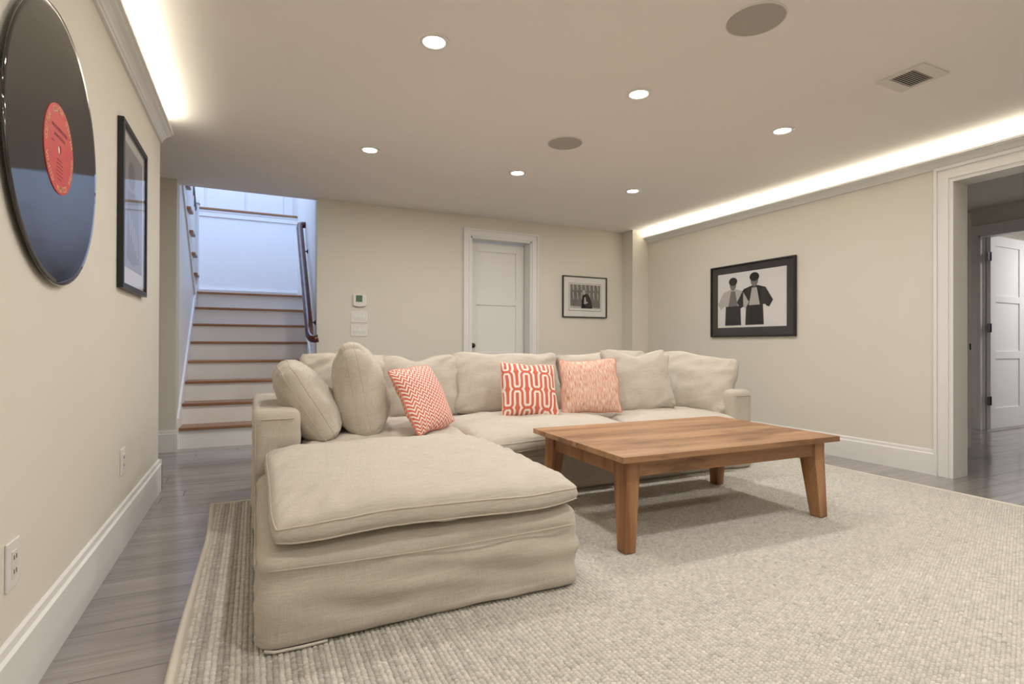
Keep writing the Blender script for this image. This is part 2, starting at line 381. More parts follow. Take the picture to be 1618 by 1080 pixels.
k = MB().lathe(KNOB, 20, Matrix.Translation((.055, 0, .985)) @ Matrix.Rotation(math.pi/2, 4, 'X')).obj('knob', 'iron', d, True); k['label'] = 'round black door knob'
struct(d, 'closed white panelled door with a black knob behind the sofa', 'door')
# ---- hall and far room
HX, HY, HZ = 7.77, 3.60, 2.64
o = MB().box(4.95, HX, HY, HY+.1, 0, HZ).obj('wall_hall_side', 'wall'); struct(o, 'dim wall along the left side of the hall', 'wall')
HD0, HD1, HDZ = 2.50, 3.365, 2.31
o = MB().box(HX, HX+.12, HD1, HY+.1, 0, HZ).box(HX, HX+.12, .3, HD0, 0, HZ).box(HX, HX+.12, HD0, HD1, HDZ, HZ).obj('wall_hall_end', 'wall')
struct(o, 'dim end wall of the hall above the inner doorway', 'wall')
o = MB().box(4.95, HX, .3, .4, 0, HZ).obj('wall_hall_near', 'wall'); struct(o, 'near wall of the hall out of view', 'wall')
o = MB().box(4.95, HX+.1, .3, HY+.1, HZ, HZ+.1).obj('ceiling_hall', 'ceil'); struct(o, 'dark ceiling of the hall seen through the doorway', 'ceiling')
mb = casing_x(HX, -1, HD0, HD1, HDZ, .115, 0)
mb.box(HX-.012, HX+.13, HD1-.018, HD1, 0, HDZ).box(HX-.012, HX+.13, HD0, HD0+.018, 0, HDZ).box(HX-.012, HX+.13, HD0, HD1, HDZ-.018, HDZ)
mb.box(HX+.04, HX+.085, HD1-.032, HD1-.018, 0, HDZ)
struct(mb.obj('trim_5', 'trim'), 'white stepped casing of the inner doorway at the end of the hall', 'door casing')
o = (MB().box(HX+.12, 10.4, 3.62, 3.7, 0, 2.64).box(10.4, 10.5, .8, 3.7, 0, 2.64).box(HX+.12, 10.4, .8, .9, 0, 2.64)).obj('wall_far_room', 'wall')
struct(o, 'pale walls of the room beyond the open white door', 'wall')
o = MB().box(HX+.1, 10.5, .8, 3.7, 2.64, 2.74).obj('ceiling_far_room', 'ceil'); struct(o, 'ceiling of the room beyond the open white door', 'ceiling')
d = panel_door('door_3', 0, 0, .81, 2.30, 'door', Matrix.Translation((7.84, 3.285, .012)), zs=[(0, .25), (.835, .925), (1.51, 1.59), (2.18, 2.3)])
for z in (.34, 1.20, 2.045):
    h_ = MB().box(-.075, -.004, -.004, .002, z-.05, z+.05).tube([(-.006, -.006, z-.052), (-.006, -.006, z+.052)], .007, 8).obj('hinge', 'iron', d); h_['label'] = 'black hinge'
struct(d, 'open white three-panel door with black hinges in the far room', 'door')
d = panel_door('door_2', 0, 0, .80, 2.27, 'door', Matrix.Translation((6.225, 2.76, .012)) @ Matrix.Rotation(math.pi/2, 4, 'Z'))
k = MB().lathe(KNOB, 16, Matrix.Translation((.06, 0, .985)) @ Matrix.Rotation(math.pi/2, 4, 'X')).obj('knob', 'iron', d, True)
MB().box(-.002, .001, .008, .034, .95, 1.01).obj('latch_plate', 'iron', d).location.z = .0
struct(d, 'open hall door seen edge-on beside the doorway casing', 'door')

# ================================================================ STAIRS
RISE, RUN, SY = .2045, .24, 5.92
SX0, SX1, SFAR = -.66, .58, 8.9
LZ = 8*RISE
stairs = empty('staircase', (0, 0, 0)); tag(stairs, 'lower flight of white risers with oak treads behind the sofa', 'staircase', kind='thing')
for i in range(1, 9):
    y0 = SY+RUN*(i-1); z = RISE*i
    box('riser', SX0+.018, SX1-.018, y0, y0+.02, z-RISE, z-.027, 'stairwhite', stairs)
    MB().box(SX0+.018, SX1-.018, y0-.012, y0, z-.042, z-.027).obj('scotia', 'stairwhite', stairs)
    if i < 8: box('tread', SX0+.018, SX1-.018, y0-.032, y0+RUN, z-.027, z, 'tread', stairs, bev=.006)
for sx in (SX0, SX1-.018):
    MB().prism([(SY-.02, 0), (SY+.3, 0), (SY+RUN*7+.2, LZ-.1), (SY+RUN*7+.2, LZ+.14), (SY+RUN*7-.02, LZ+.10), (SY-.02, RISE+.09)], sx, sx+.018, 0).obj('skirt_board', 'stairwhite', stairs)
land = box('landing', -1.95, SX1, SY+RUN*7-.032, SFAR, LZ-.027, LZ, 'tread', bev=.006)
struct(land, 'oak stair landing at the top of the lower flight', 'landing')
# right wall of the stairwell, far wall, upper shell
struct(MB().box(SX1, .72, 6.15, 10.3, 0, 5.5).box(SX1, .72, 6.03, 6.15, H, 5.5).obj('wall_stairwell_right', 'stairwhite'), 'white stairwell wall carrying the dark handrail', 'wall')
struct(MB().box(-1.95, SX1, SFAR, SFAR+.1, 0, 2.93).box(-1.95, SX1, SFAR-.022, SFAR, LZ, LZ+.13).box(-1.95, SX1, SFAR-.03, SFAR, LZ+.13, LZ+.15)
       .box(-1.95, SX1, SFAR-.02, SFAR, 2.835, 2.93).box(-1.95, SX1, SFAR-.028, SFAR, 2.90, 2.93).obj('wall_landing', 'stairwhite'), 'white wall at the far side of the stair landing', 'wall')
struct(box('trim_6', -1.95, SX1, SFAR-.05, 10.2, 2.93, 2.958, 'tread', bev=.008), 'oak floor edge of the upper storey above the landing', 'floor edge')
up = MB().box(-1.95, SX1, 10.2, 10.3, 2.95, 5.5).obj('wall_upper', 'stairwhite'); struct(up, 'white panelled wall of the upper storey above the landing', 'wall')
for xa, xb in ((-1.95, -1.36), (-1.34, -.76), (-.74, -.16), (-.14, .44)):
    MB().box(xa+.008, xb-.008, 10.175, 10.2, 2.96, 5.4).obj('panel', 'stairwhite', up, bev=.003)
struct(MB().box(-2.05, -1.95, 6.03, 10.3, 0, 5.5).obj('wall_stairwell_left', 'stairwhite'), 'white outer wall of the stairwell beyond the upper flight', 'wall')
struct(MB().box(-1.95, SX1, 6.03, 6.13, H+.14, 5.5).obj('wall_stairwell_near', 'stairwhite'), 'white wall of the stairwell above the ceiling edge', 'wall')
struct(MB().box(-2.05, .72, 6.03, 10.3, 5.5, 5.6).obj('ceiling_stairwell', 'stairwhite'), 'white ceiling high above the stairwell', 'ceiling')
# wall below the upper flight with its diagonal trim
diag = lambda y_: 1.584 + (7.402-y_)*.784
struct(MB().prism([(6.03, 0), (7.62, 0), (7.62, diag(7.62)), (6.03, diag(6.03))], -.70, SX0, 0).obj('wall_under_flight', 'stairwhite'), 'white wall under the upper flight left of the stairs', 'wall')
upper = empty('upper_flight'); tag(upper, 'upper stair flight with oak tread ends and white balusters above the left wall', 'staircase', kind='thing')
MB().prism([(6.03, diag(6.03)), (7.62, diag(7.62)), (7.62, diag(7.62)+.045), (6.03, diag(6.03)+.045)], -.70, SX0+.016, 0).obj('stringer_trim', 'trim', upper)
UY, UR = 7.62, .252
poly = [(7.62, diag(7.62)), (6.03, diag(6.03)), (6.03, LZ+RISE*7)]
pts = []
for j in range(1, 8):
    pts += [(UY-UR*(j-1), LZ+RISE*(j-1)), (UY-UR*(j-1), LZ+RISE*j)]
poly = [(7.62, diag(7.62))] + pts + [(6.03, LZ+RISE*7), (6.03, diag(6.03))]
MB().prism(poly, -.70, SX0, 0).obj('stringer', 'stairwhite', upper)
for j in range(1, 7):
    z = LZ+RISE*j; y1 = UY-UR*(j-1)
    box('tread', -1.93, -.622, y1-UR, y1+.03, z-.03, z, 'tread', upper, bev=.006)
    box('riser', -1.93, -.70, y1-.02, y1, z-RISE, z-.03, 'stairwhite', upper)
    for q in (.06, .185):
        yb = y1-q; MB().box(-.70, -.668, yb-.016, yb+.016, z, LZ+.98+(UY-yb)*RISE/UR).obj('baluster', 'stairwhite', upper)
nw = MB().box(-.735, -.635, UY-.02, UY+.08, LZ-.25, LZ+1.08).box(-.748, -.622, UY-.033, UY+.093, LZ+1.08, LZ+1.10).box(-.74, -.63, UY-.025, UY+.085, LZ+1.10, LZ+1.135).obj('newel_post', 'stairwhite', upper, bev=.004)
MB().tube([(-.685, UY, LZ+1.0), (-.685, 6.9, LZ+1.0+.72*RISE/UR), (-.685, 6.2, LZ+1.0+1.42*RISE/UR)], .032, 12).obj('handrail', 'rail', upper, True)
# handrail on the right wall
hr = empty('wall_handrail', (.58, 5.87, 1.09)); hr_inv = Vector((.58, 5.87, 1.09))
A, B = Vector((.505, 5.86, 1.085)), Vector((.505, 7.36, 2.50))
dr = (B-A).normalized()
path = [Vector((.578, 5.76, 1.055)), Vector((.548, 5.765, 1.05)), Vector((.52, 5.79, 1.053))] + [A+dr*t for t in (0, .1, .5, 1.0, 1.5, 2.0)] + [Vector((.515, 7.375, 2.515)), Vector((.54, 7.385, 2.525)), Vector((.578, 7.385, 2.525))]
MB().tube([p-hr_inv for p in path], .041, 14).obj('rail', 'rail', hr, True)
for t in (.30, 1.62):
    c = A+dr*t-hr_inv
    MB().tube([c+Vector((0, 0, -.03)), c+Vector((.012, 0, -.062)), c+Vector((.072, 0, -.066))], .007, 8).lathe([(.026, 0), (.026, .006), (.012, .012)], 14, Matrix.Translation(c+Vector((.074, 0, -.066))) @ Matrix.Rotation(-math.pi/2, 4, 'Y')).obj('bracket', 'iron', hr, True)
tag(hr, 'dark polished wooden handrail on black brackets along the stairwell wall', 'handrail')

# ================================================================ CEILING FIXTURES
def downlight(x, y, label):
    t = empty('recessed_downlight', (x, y, H))
    MB().lathe([(.054, -.004), (.058, -.008), (.074, -.006), (.080, -.001), (.080, .004), (.054, .004)], 36, cap=False).obj('trim_ring', 'plastic', t, True)
    MB().lathe([(.0, -.0045), (.053, -.0045), (.054, .0)], 32, cap=False).obj('lens', 'lamp', t, True)
    area('downlight_lamp', (x, y, H-.012), .1, .1, P_DOWN*(1.22 if y > 4 else 1.0), WARM, shape='DISK')
    tag(t, label, 'downlight', 'recessed downlights in the ceiling')
for j, row in enumerate(('nearer', 'farther')):
    for i, c in enumerate(('left', 'middle', 'right')):
        downlight(LX[i], LY[j], 'round recessed ceiling downlight, %s one of the three in the %s row' % (c, row))
for y_, nm in ((1.767, 'larger-looking round grey ceiling speaker near the top edge beside the vent'), (3.477, 'round grey ceiling speaker between the two rows of downlights')):
    t = empty('ceiling_speaker', (2.10, y_, H))
    MB().lathe([(0, -.007), (.10, -.007), (.128, -.0055)], 48, cap=False).obj('grille', 'grille', t, True)
    MB().lathe([(.128, -.006), (.130, -.008), (.134, -.006), (.135, 0)], 48, cap=False).obj('rim', 'plastic', t, True)
    tag(t, nm, 'speaker', 'speakers in the ceiling')
t = empty('ceiling_vent', (3.351, 1.767, H)); hw = .126
mb = MB(); iw = (.098, .062)
mb.box(-hw, hw, -hw, -iw[1], -.009, 0).box(-hw, hw, iw[1], hw, -.009, 0).box(-hw, -iw[0], -iw[1], iw[1], -.009, 0).box(iw[0], hw, -iw[1], iw[1], -.009, 0)
mb.obj('frame', 'vent', t, bev=.002)
MB().box(-iw[0], iw[0], -iw[1], iw[1], -.001, 0).obj('duct_shadow', 'ventdark', t)
sm = MB().box(-iw[0], iw[0], -.004, .004, -.0012, .0012, Matrix.Rotation(.6, 3, 'X')).mesh('slat'); sm.materials.append(M['vent'])
for k_ in range(9):
    o = bpy.data.objects.new('slat', sm); COL.objects.link(o); o.parent = t; o.location = (0, -.053+k_*.01325, -.006)
tag(t, 'square white ceiling vent with parallel slats', 'vent')

# ================================================================ WALL THINGS
def text_mesh(s, size, extrude=0.0):
    cu = bpy.data.curves.new('txt', 'FONT'); cu.body = s; cu.size = size; cu.align_x = 'CENTER'; cu.align_y = 'CENTER'; cu.extrude = extrude; cu.resolution_u = 2
    ob = bpy.data.objects.new('txt', cu); COL.objects.link(ob); bpy.context.view_layer.update()
    me = bpy.data.meshes.new_from_object(ob); bpy.data.objects.remove(ob); bpy.data.curves.remove(cu)
    v = [q.co.copy() for q in me.vertices]; f = [tuple(p.vertices) for p in me.polygons]; bpy.data.meshes.remove(me)
    return v, f
# ---- record: local disc in YZ, facing +X; local frame: a = along +Y (right as seen), b = up
RC = Vector((XL+.012, 2.186, 1.62)); RR = .436
rec = empty('vinyl_record', RC)
RX = Matrix(((0, 0, 1, 0), (1, 0, 0, 0), (0, 1, 0, 0), (0, 0, 0, 1)))          # disc (x,y,z) -> (z, x, y)
prof = [(.02, 0), (RR-.01, 0), (RR, .004), (RR-.004, .009), (RR-.02, .008), (RR*.42, .0065), (.16, .006), (.02, .006)]
MB().lathe(prof, 128, RX, cap=False).obj('disc', 'vinyl', rec, True)
MB().lathe([(.0135, .0062), (.0135, .0078), (.142, .0078), (.1425, .0062)], 80, RX, cap=False).obj('paper_label', 'redlabel', rec)
MB().lathe([(.0, .0055), (.0135, .0055)], 24, RX, cap=False).obj('centre_hole', 'plastic', rec)
n_ = 6*11
for w_ in range(6):
    mb = MB()
    for i, ch in enumerate('COLUMBIA'):
        v, f = text_mesh(ch, .027); an = math.pi/2 + .5 - 2*math.pi*(w_*11+i)/n_
        T = RX @ Matrix.Translation((.125*math.cos(an), .125*math.sin(an), .0083)) @ Matrix.Rotation(an-math.pi/2, 4, 'Z')
        mb.add([T @ p for p in v], f)
    mb.obj('rim_word', 'gold', rec)
for s, sz, x_, y_ in (('BRUCE SPRINGSTEEN', .0155, 0, .062), ('BORN TO RUN', .0150, 0, .038), ('STEREO', .008, -.065, .012), ('1', .016, .072, 0)):
    mb = MB(); v, f = text_mesh(s, sz); T = RX @ Matrix.Translation((x_, y_, .0083)); mb.add([T @ p for p in v], f)
    mb.obj('title_line', 'labelink', rec)
mb = MB(); random.seed(3)
for k_ in range(6):
    wd = random.uniform(.04, .085); T = RX
    mb.add([T @ Vector(p) for p in ((-wd/2, -.034-k_*.012, .0083), (wd/2, -.034-k_*.012, .0083), (wd/2, -.0358-k_*.012, .0083), (-wd/2, -.0358-k_*.012, .0083))], [(0, 1, 2, 3)])
mb.obj('fine_print', 'labelink', rec)
tag(rec, 'oversized glossy black vinyl record with a red label hung on the left wall', 'record')
# ---- framed pictures: local frame x right, z up, front -y, back at y=0
def framed(name, wd, ht, dp, fw, mounts, M4, label):
    t = empty(name)
    mb = MB().box(-wd/2, wd/2, -dp, 0, ht/2-fw, ht/2).box(-wd/2, wd/2, -dp, 0, -ht/2, -ht/2+fw).box(-wd/2, -wd/2+fw, -dp, 0, -ht/2+fw, ht/2-fw).box(wd/2-fw, wd/2, -dp, 0, -ht/2+fw, ht/2-fw)
    mb.obj('frame', 'black', t, bev=.0015)
    y = -dp*.35
    for (nm, mat, a, b_, c, e) in mounts:
        MB().box(a, b_, y-.001, y, c, e).obj(nm, mat, t); y -= .0016
    MB().add([(-wd/2+fw*.7, -dp*.8, -ht/2+fw*.7), (wd/2-fw*.7, -dp*.8, -ht/2+fw*.7), (wd/2-fw*.7, -dp*.8, ht/2-fw*.7), (-wd/2+fw*.7, -dp*.8, ht/2-fw*.7)], [(0, 1, 2, 3)]).obj('glass', 'glass', t)
    t.matrix_world = M4; tag(t, label, 'picture')
    return t, y
def flat(mb, pts, y): 
    mb.add([(p[0], y, p[1]) for p in pts], [tuple(range(len(pts)))]); return mb
def ell(cx, cz, a, b_, rot=0, n_=20):
    return [(cx+a*math.cos(q)*math.cos(rot)-b_*math.sin(q)*math.sin(rot), cz+a*math.cos(q)*math.sin(rot)+b_*math.sin(q)*math.cos(rot)) for q in [2*math.pi*k/n_ for k in range(n_)]]
# large one on the right wall (front faces -X): local x -> -Y
MR = Matrix.Translation((XR-.001, 4.058, 1.485)) @ Matrix.Rotation(-math.pi/2, 4, 'Z')
pw, ph = 1.075, .79
t, y = framed('large_framed_photograph', pw, ph, .03, .016, [('charcoal_mount', 'darkmount', -pw/2+.012, pw/2-.012, -ph/2+.012, ph/2-.012), ('inner_mount', 'mount', -.440, .434, -.292, .305), ('print', 'paper', -.430, .424, -.284, .295)], MR,
              'large black-framed black-and-white photograph of two people on the right wall')
pr = [c for c in t.children if c.name.startswith('print')][0]
random.seed(11)
def person(cx, top, s, hatless, tone_top, tone_leg, y, parent, seed):
    rnd = random.Random(seed)
    mb = MB(); flat(mb, [(cx-.085*s, -.27), (cx-.075*s, -.02), (cx+.075*s, -.02), (cx+.085*s, -.27)], y); mb.obj('legs', tone_leg, parent)
    mb = MB()
    flat(mb, [(cx-.105*s, -.06), (cx-.125*s, top-.16*s), (cx-.10*s, top-.105*s), (cx-.03*s, top-.085*s), (cx+.03*s, top-.085*s), (cx+.10*s, top-.105*s), (cx+.125*s, top-.16*s), (cx+.105*s, -.06)], y-.0004)
    for sg in (-1, 1): flat(mb, [(cx+sg*.10*s, top-.105*s), (cx+sg*.155*s, top-.19*s), (cx+sg*.165*s, -.02), (cx+sg*.13*s, -.09), (cx+sg*.10*s, -.07), (cx+sg*.105*s, top-.2*s)], y-.0005)
    mb.obj('torso', tone_top, parent)
    mb = MB(); flat(mb, [(cx-.022*s, top-.10*s), (cx-.05*s, -.06), (cx+.05*s, -.06), (cx+.022*s, top-.10*s)], y-.0008); mb.obj('shirt', 'inklight' if tone_top == 'ink' else 'inkmid', parent)
    mb = MB(); flat(mb, ell(cx, top-.045*s, .034*s, .048*s), y-.0010); mb.obj('face', 'inkmid', parent)
    mb = MB(); flat(mb, ell(cx, top-.018*s, .044*s, .034*s), y-.0013); mb.obj('hair', 'ink', parent)
person(-.225, .235, 1.30, False, 'inklight', 'ink', y, pr, 1)
person(.055, .262, 1.38, False, 'ink', 'ink', y, pr, 2)
# small one on the back wall
MBk = Matrix.Translation((3.890, YB-.001, 1.62)); pw, ph = .682, .536
t, y = framed('small_framed_photograph', pw, ph, .028, .012, [('mount', 'mount', -pw/2+.008, pw/2-.008, -ph/2+.008, ph/2-.008), ('print_border', 'inkmid', -.245, .255, -.182, .178), ('print_margin', 'paper', -.240, .250, -.177, .173), ('print', 'inkmid', -.226, .236, -.148, .160)], MBk,
              'small black-framed photograph of a seated person with wide white mount on the back wall')
pr = [c for c in t.children if c.name.startswith('print') and 'border' not in c.name and 'margin' not in c.name][0]
mb = MB()
for k_ in range(7): 
    xk = -.195+k_*.063
    flat(mb, [(xk, .158), (xk+.02, .158), (xk+.024, .085), (xk+.012, .085)], y-.0002); flat(mb, [(xk+.004, .06), (xk+.018, .06), (xk+.026, -.04), (xk+.012, -.02)], y-.0002)
mb.obj('drapery', 'inklight', pr)
mb = MB(); flat(mb, [(-.226, -.148), (-.226, -.118), (.236, -.14), (.236, -.148)], y-.0003); mb.obj('bench', 'inklight', pr)
mb = MB(); flat(mb, [(-.06, -.147), (-.045, .0), (-.02, .05), (.03, .045), (.07, .01), (.10, -.06), (.115, -.147)], y-.0006); mb.obj('figure', 'ink', pr)
mb = MB(); flat(mb, ell(-.02, .06, .024, .034), y-.0009); flat(mb, [(-.012, .0), (-.02, -.09), (.02, -.09), (.008, .0)], y-.0009); flat(mb, ell(.03, -.07, .012, .01), y-.0009); mb.obj('face', 'inklight', pr)
# tall one on the left wall (front faces +X)
MLf = Matrix.Translation((XL+.001, 3.39, 1.668)) @ Matrix.Rotation(math.pi/2, 4, 'Z'); pw, ph = .62, .81
t, y = framed('tall_framed_poster', pw, ph, .026, .026, [('mount', 'mount', -pw/2+.02, pw/2-.02, -ph/2+.02, ph/2-.02), ('print', 'poster', -.235, .235, -.29, .325)], MLf,
              'tall black-framed grey poster under reflective glass on the left wall')
pr = [c for c in t.children if c.name.startswith('print')][0]
mb = MB(); flat(mb, ell(-.05, .19, .08, .07), y); flat(mb, [(-.14, .10), (.12, .12), (.16, -.24), (-.02, -.27), (-.16, -.24)], y); mb.obj('figure', 'inkmid', pr)
mb = MB()
for k_ in range(4): flat(mb, [(-.12+k_*.06, -.0-k_*.03), (-.10+k_*.06, -.0-k_*.03), (-.06+k_*.06, -.12-k_*.03), (-.08+k_*.06, -.12-k_*.03)], y-.0004)
mb.obj('highlights', 'inklight', pr)
# ---- thermostat and switch plates on the back wall
t = empty('thermostat', (1.014, YB, 1.463))
MB().prism([(-.068, .066), (.068, .066), (.068, -.050), (.04, -.060), (0, -.064), (-.04, -.060), (-.068, -.050)], -.028, 0, 1).obj('case', 'plastic', t, bev=.004)
MB().box(-.042, .026, -.031, -.027, -.012, .058).obj('screen', 'lcd', t)
MB().box(.000, .026, -.0308, -.028, -.02, -.012).obj('button', 'plastic', t)
tag(t, 'white thermostat with a dark green screen above the switch plates', 'thermostat')
for zc, nm in ((1.29, 'upper'), (1.143, 'lower')):
    t = empty('switch_plate', (1.011, YB, zc))
    MB().box(-.088, .088, -.007, 0, -.061, .061).obj('plate', 'plastic', t, bev=.003)
    for k_ in range(3):
        MB().box(-.060+k_*.046-.001, -.032+k_*.046+.003, -.0075, 0, -.036, .036).obj('rocker_frame', 'vent', t)
        MB().prism([(-.008, -.034), (-.011, .0), (-.0075, .034), (0, .034), (0, -.034)], -.059+k_*.046, -.030+k_*.046, 0).obj('rocker', 'plastic', t)
    tag(t, '%s white switch plate with three rocker switches on the back wall' % nm, 'switch', 'switch plates on the back wall')
# ---- outlets on the left wall
for yc, zc, nm in ((1.887, .405, 'nearer white wall outlet low on the left wall by the baseboard'), (3.222, .418, 'farther white wall outlet low on the left wall beyond the record')):
    t = empty('wall_outlet', (XL, yc, zc))
    MB().box(0, .007, -.042, .042, -.064, .064).obj('plate', 'plastic', t, bev=.003)
    MB().box(.006, .0095, -.018, .018, -.036, .036).obj('socket', 'vent', t, bev=.001)
    for zz in (-.019, .019):
        MB().box(.009, .0102, -.010, -.006, zz-.006, zz+.006).box(.009, .0102, .005, .009, zz-.006, zz+.006).obj('slots', 'ventdark', t)
    tag(t, nm, 'outlet', 'outlets on the left wall')

# ================================================================ RUG
rug = empty('area_rug', (2.0, 2.0, 0)); ro = Vector((2.0, 2.0, 0))
RX0, RX1, RY0, RY1 = -.228, 4.255, .35, 3.77
def rug_x0(y_): return RX0 - .022*max(0, min(1, (y_-3.1)/.6)) + .008*math.sin(y_*2.3)
mb = MB(); N = 24
ys = [RY0+(RY1-RY0)*k_/N for k_ in range(N+1)]
outline = [(rug_x0(q)-2, q-2) for q in ys] + [(RX1-2, q-2) for q in reversed(ys)]
MB().prism(outline, .001, .012, 2).obj('backing', 'rugbase', rug)
mb = MB()
mb.tube([(rug_x0(q)-2+.014, q-2, .009) for q in ys], .013, 10); mb.tube([(RX1-2-.01, q-2, .012) for q in ys], .010, 8)
mb.tube([(rug_x0(RY1)-2+.012, RY1-2-.01, .013), (RX1-2-.01, RY1-2-.01, .012)], .010, 8)
mb.obj('edge_binding', 'binding', rug, True)
rng = np.random.default_rng(5)
px, py = .0170, .0128
cx = np.arange(RX0+.034, RX1-.03, px); cy = np.arange(.55, RY1-.02, py)
CXX, CYY = np.meshgrid(cx, cy, indexing='ij'); ci = (np.arange(len(cx))[:, None]*np.ones_like(CYY)).astype(int)
CYY = CYY + (ci % 2)*py/2
keep = ~(((CXX > .12) & (CXX < 1.08) & (CYY > 1.98)) | ((CXX > .1) & (CXX < 3.48) & (CYY > 3.2))) & (CYY < RY1-.02)
keep &= (CXX > RX0+.03)
CXX, CYY, ci = CXX[keep], CYY[keep], ci[keep]; n_ = len(CXX)
an = np.arange(6)*np.pi/3
ring = np.stack([np.cos(an), np.sin(an)], 1)
lev = [(1.0, .0115), (.78, .0165)]
jx = CXX + rng.normal(0, .0008, n_); jy = CYY + rng.normal(0, .0007, n_); jh = rng.normal(0, .0007, n_)
V = np.zeros((n_, 13, 3))
ang = rng.normal(.0, .16, n_) + np.where(ci % 2 == 0, .22, -.22)
for li, (s_, z_) in enumerate(lev):
    rx, ry = ring[:, 0]*.0100*s_, ring[:, 1]*.0074*s_
    V[:, li*6:(li+1)*6, 0] = jx[:, None] + rx*np.cos(ang)[:, None] - ry*np.sin(ang)[:, None]
    V[:, li*6:(li+1)*6, 1] = jy[:, None] + rx*np.sin(ang)[:, None] + ry*np.cos(ang)[:, None]
    V[:, li*6:(li+1)*6, 2] = z_ + (jh[:, None] if li else 0)
V[:, 12, 0] = jx; V[:, 12, 1] = jy; V[:, 12, 2] = .0190 + jh
V[:, :, 0] -= 2; V[:, :, 1] -= 2
quads = []; 
for k_ in range(6): quads += [k_, (k_+1) % 6, 6+(k_+1) % 6]; quads += [k_, 6+(k_+1) % 6, 6+k_]; quads += [6+k_, 6+(k_+1) % 6, 12]
tri = (np.array(quads)[None, :] + 13*np.arange(n_)[:, None]).reshape(-1)
me = bpy.data.meshes.new('weave'); nt = len(tri)//3
me.vertices.add(n_*13); me.vertices.foreach_set('co', V.reshape(-1)); me.loops.add(nt*3); me.loops.foreach_set('vertex_index', tri.astype(np.int32))
me.polygons.add(nt); me.polygons.foreach_set('loop_start', (np.arange(nt)*3).astype(np.int32)); me.polygons.foreach_set('use_smooth', np.ones(nt, bool)); me.update()
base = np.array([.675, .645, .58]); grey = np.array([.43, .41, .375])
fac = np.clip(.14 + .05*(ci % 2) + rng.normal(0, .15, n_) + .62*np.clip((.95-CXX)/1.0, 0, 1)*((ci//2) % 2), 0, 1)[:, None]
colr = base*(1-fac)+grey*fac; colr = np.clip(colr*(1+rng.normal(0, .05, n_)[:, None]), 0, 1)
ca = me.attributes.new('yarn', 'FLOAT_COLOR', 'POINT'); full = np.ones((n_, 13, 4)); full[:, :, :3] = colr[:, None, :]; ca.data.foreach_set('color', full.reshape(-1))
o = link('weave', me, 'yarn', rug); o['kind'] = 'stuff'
tag(rug, 'large cream chunky woven wool rug under the sofa and coffee table', 'rug')
RT = .0195                                  # top of the rug

# ================================================================ SOFA
def nz(p, s, seed=0): return noise.noise(Vector((p[0]*s[0]+seed*7.3, p[1]*s[1]+seed*3.1, p[2]*s[2]-seed*5.7)))
def rbox(name, x0, x1, y0, y1, z0, z1, r, mat, parent, wr=.006, seed=0, cut=.035, org=(0, 0, 0), rb=.015):
    """rounded upholstered block with drag folds; r rounds the top, rb the bottom"""
    sx, sy, sz = x1-x0, y1-y0, z1-z0
    nx, ny, nz_ = max(3, int(sx/cut)), max(3, int(sy/cut)), max(3, int(sz/cut*1.3))
    bm = bmesh.new(); vm = {}
    def V_(i, j, k):
        key = (i, j, k)
        if key not in vm: vm[key] = bm.verts.new((x0+sx*i/nx, y0+sy*j/ny, z0+sz*k/nz_))
        return vm[key]
    for i in range(nx):
        for j in range(ny):
            for k in (0, nz_): bm.faces.new((V_(i, j, k), V_(i+1, j, k), V_(i+1, j+1, k), V_(i, j+1, k)))
    for i in range(nx):
        for k in range(nz_):
            for j in (0, ny): bm.faces.new((V_(i, j, k), V_(i+1, j, k), V_(i+1, j, k+1), V_(i, j, k+1)))
    for j in range(ny):
        for k in range(nz_):
            for i in (0, nx): bm.faces.new((V_(i, j, k), V_(i, j+1, k), V_(i, j+1, k+1), V_(i, j, k+1)))
    for v in bm.verts:
        p = v.co.copy(); t = (p.z-z0)/sz
        rr = rb + (r-rb)*min(1, max(0, (t-.15)/.5)); rv = r if t > .5 else rb
        re = r*.85
        q = Vector((min(max(p.x, x0+re), x1-re), min(max(p.y, y0+re), y1-re), min(max(p.z, z0+rb), z1-r)))
        d = p-q
        L = max(abs(d.x), abs(d.y), abs(d.z))
        if L > 1e-6:
            d2 = Vector((d.x/re, d.y/re, d.z/(r if d.z > 0 else rb)))
            if d2.length > 1e-6:
                m_ = max(abs(d2.x), abs(d2.y), abs(d2.z)); d2 = d2.normalized()*m_
            p = q + Vector((d2.x*re, d2.y*re, d2.z*(r if d2.z > 0 else rb)))
        v.co = p
    bmesh.ops.recalc_face_normals(bm, faces=bm.faces); bm.normal_update()
    for v in bm.verts:
        p = v.co; slant = (p.x+p.y)*.10
        a = nz((p.x, p.y, p.z+slant), (1.6, 1.6, 13), seed) + .5*nz(p, (5, 5, 20), seed+3)
        side = 1-abs(v.normal.z)
        v.co = p + v.normal*wr*(a*side*1.3 + .35*nz(p, (6, 6, 6), seed+5)) - Vector(org)
    me = bpy.data.meshes.new(name); bm.to_mesh(me); bm.free()
    return link(name, me, mat, parent, True)
sofa = empty('sectional_sofa', (0.6, 3.6, RT)); so = (0.6, 3.6, RT)
def sb(nm, *a, **k): return rbox(nm, *a, 'linen', sofa, org=so, **k)
sb('chaise_base', .008, 1.208, 1.858, 3.065, RT, .345, .075, wr=.017, seed=1, cut=.022)
sb('seat_base', .012, 1.20, 3.085, 4.15, RT, .345, .06, seed=2)
sb('seat_base', 1.205, 2.40, 3.085, 4.15, RT, .345, .06, wr=.009, seed=3, cut=.028)
sb('seat_base', 2.405, 3.60, 3.085, 4.15, RT, .345, .06, wr=.009, seed=4)
sb('side_panel', -.012, .225, 3.075, 4.17, RT, .655, .05, wr=.005, seed=5, cut=.025)
for k_, (a, b_) in enumerate(((.20, 1.20), (1.205, 2.40), (2.405, 3.45))): sb('back_panel', a, b_, 3.98, 4.20, RT, .665, .05, wr=.005, seed=6+k_)
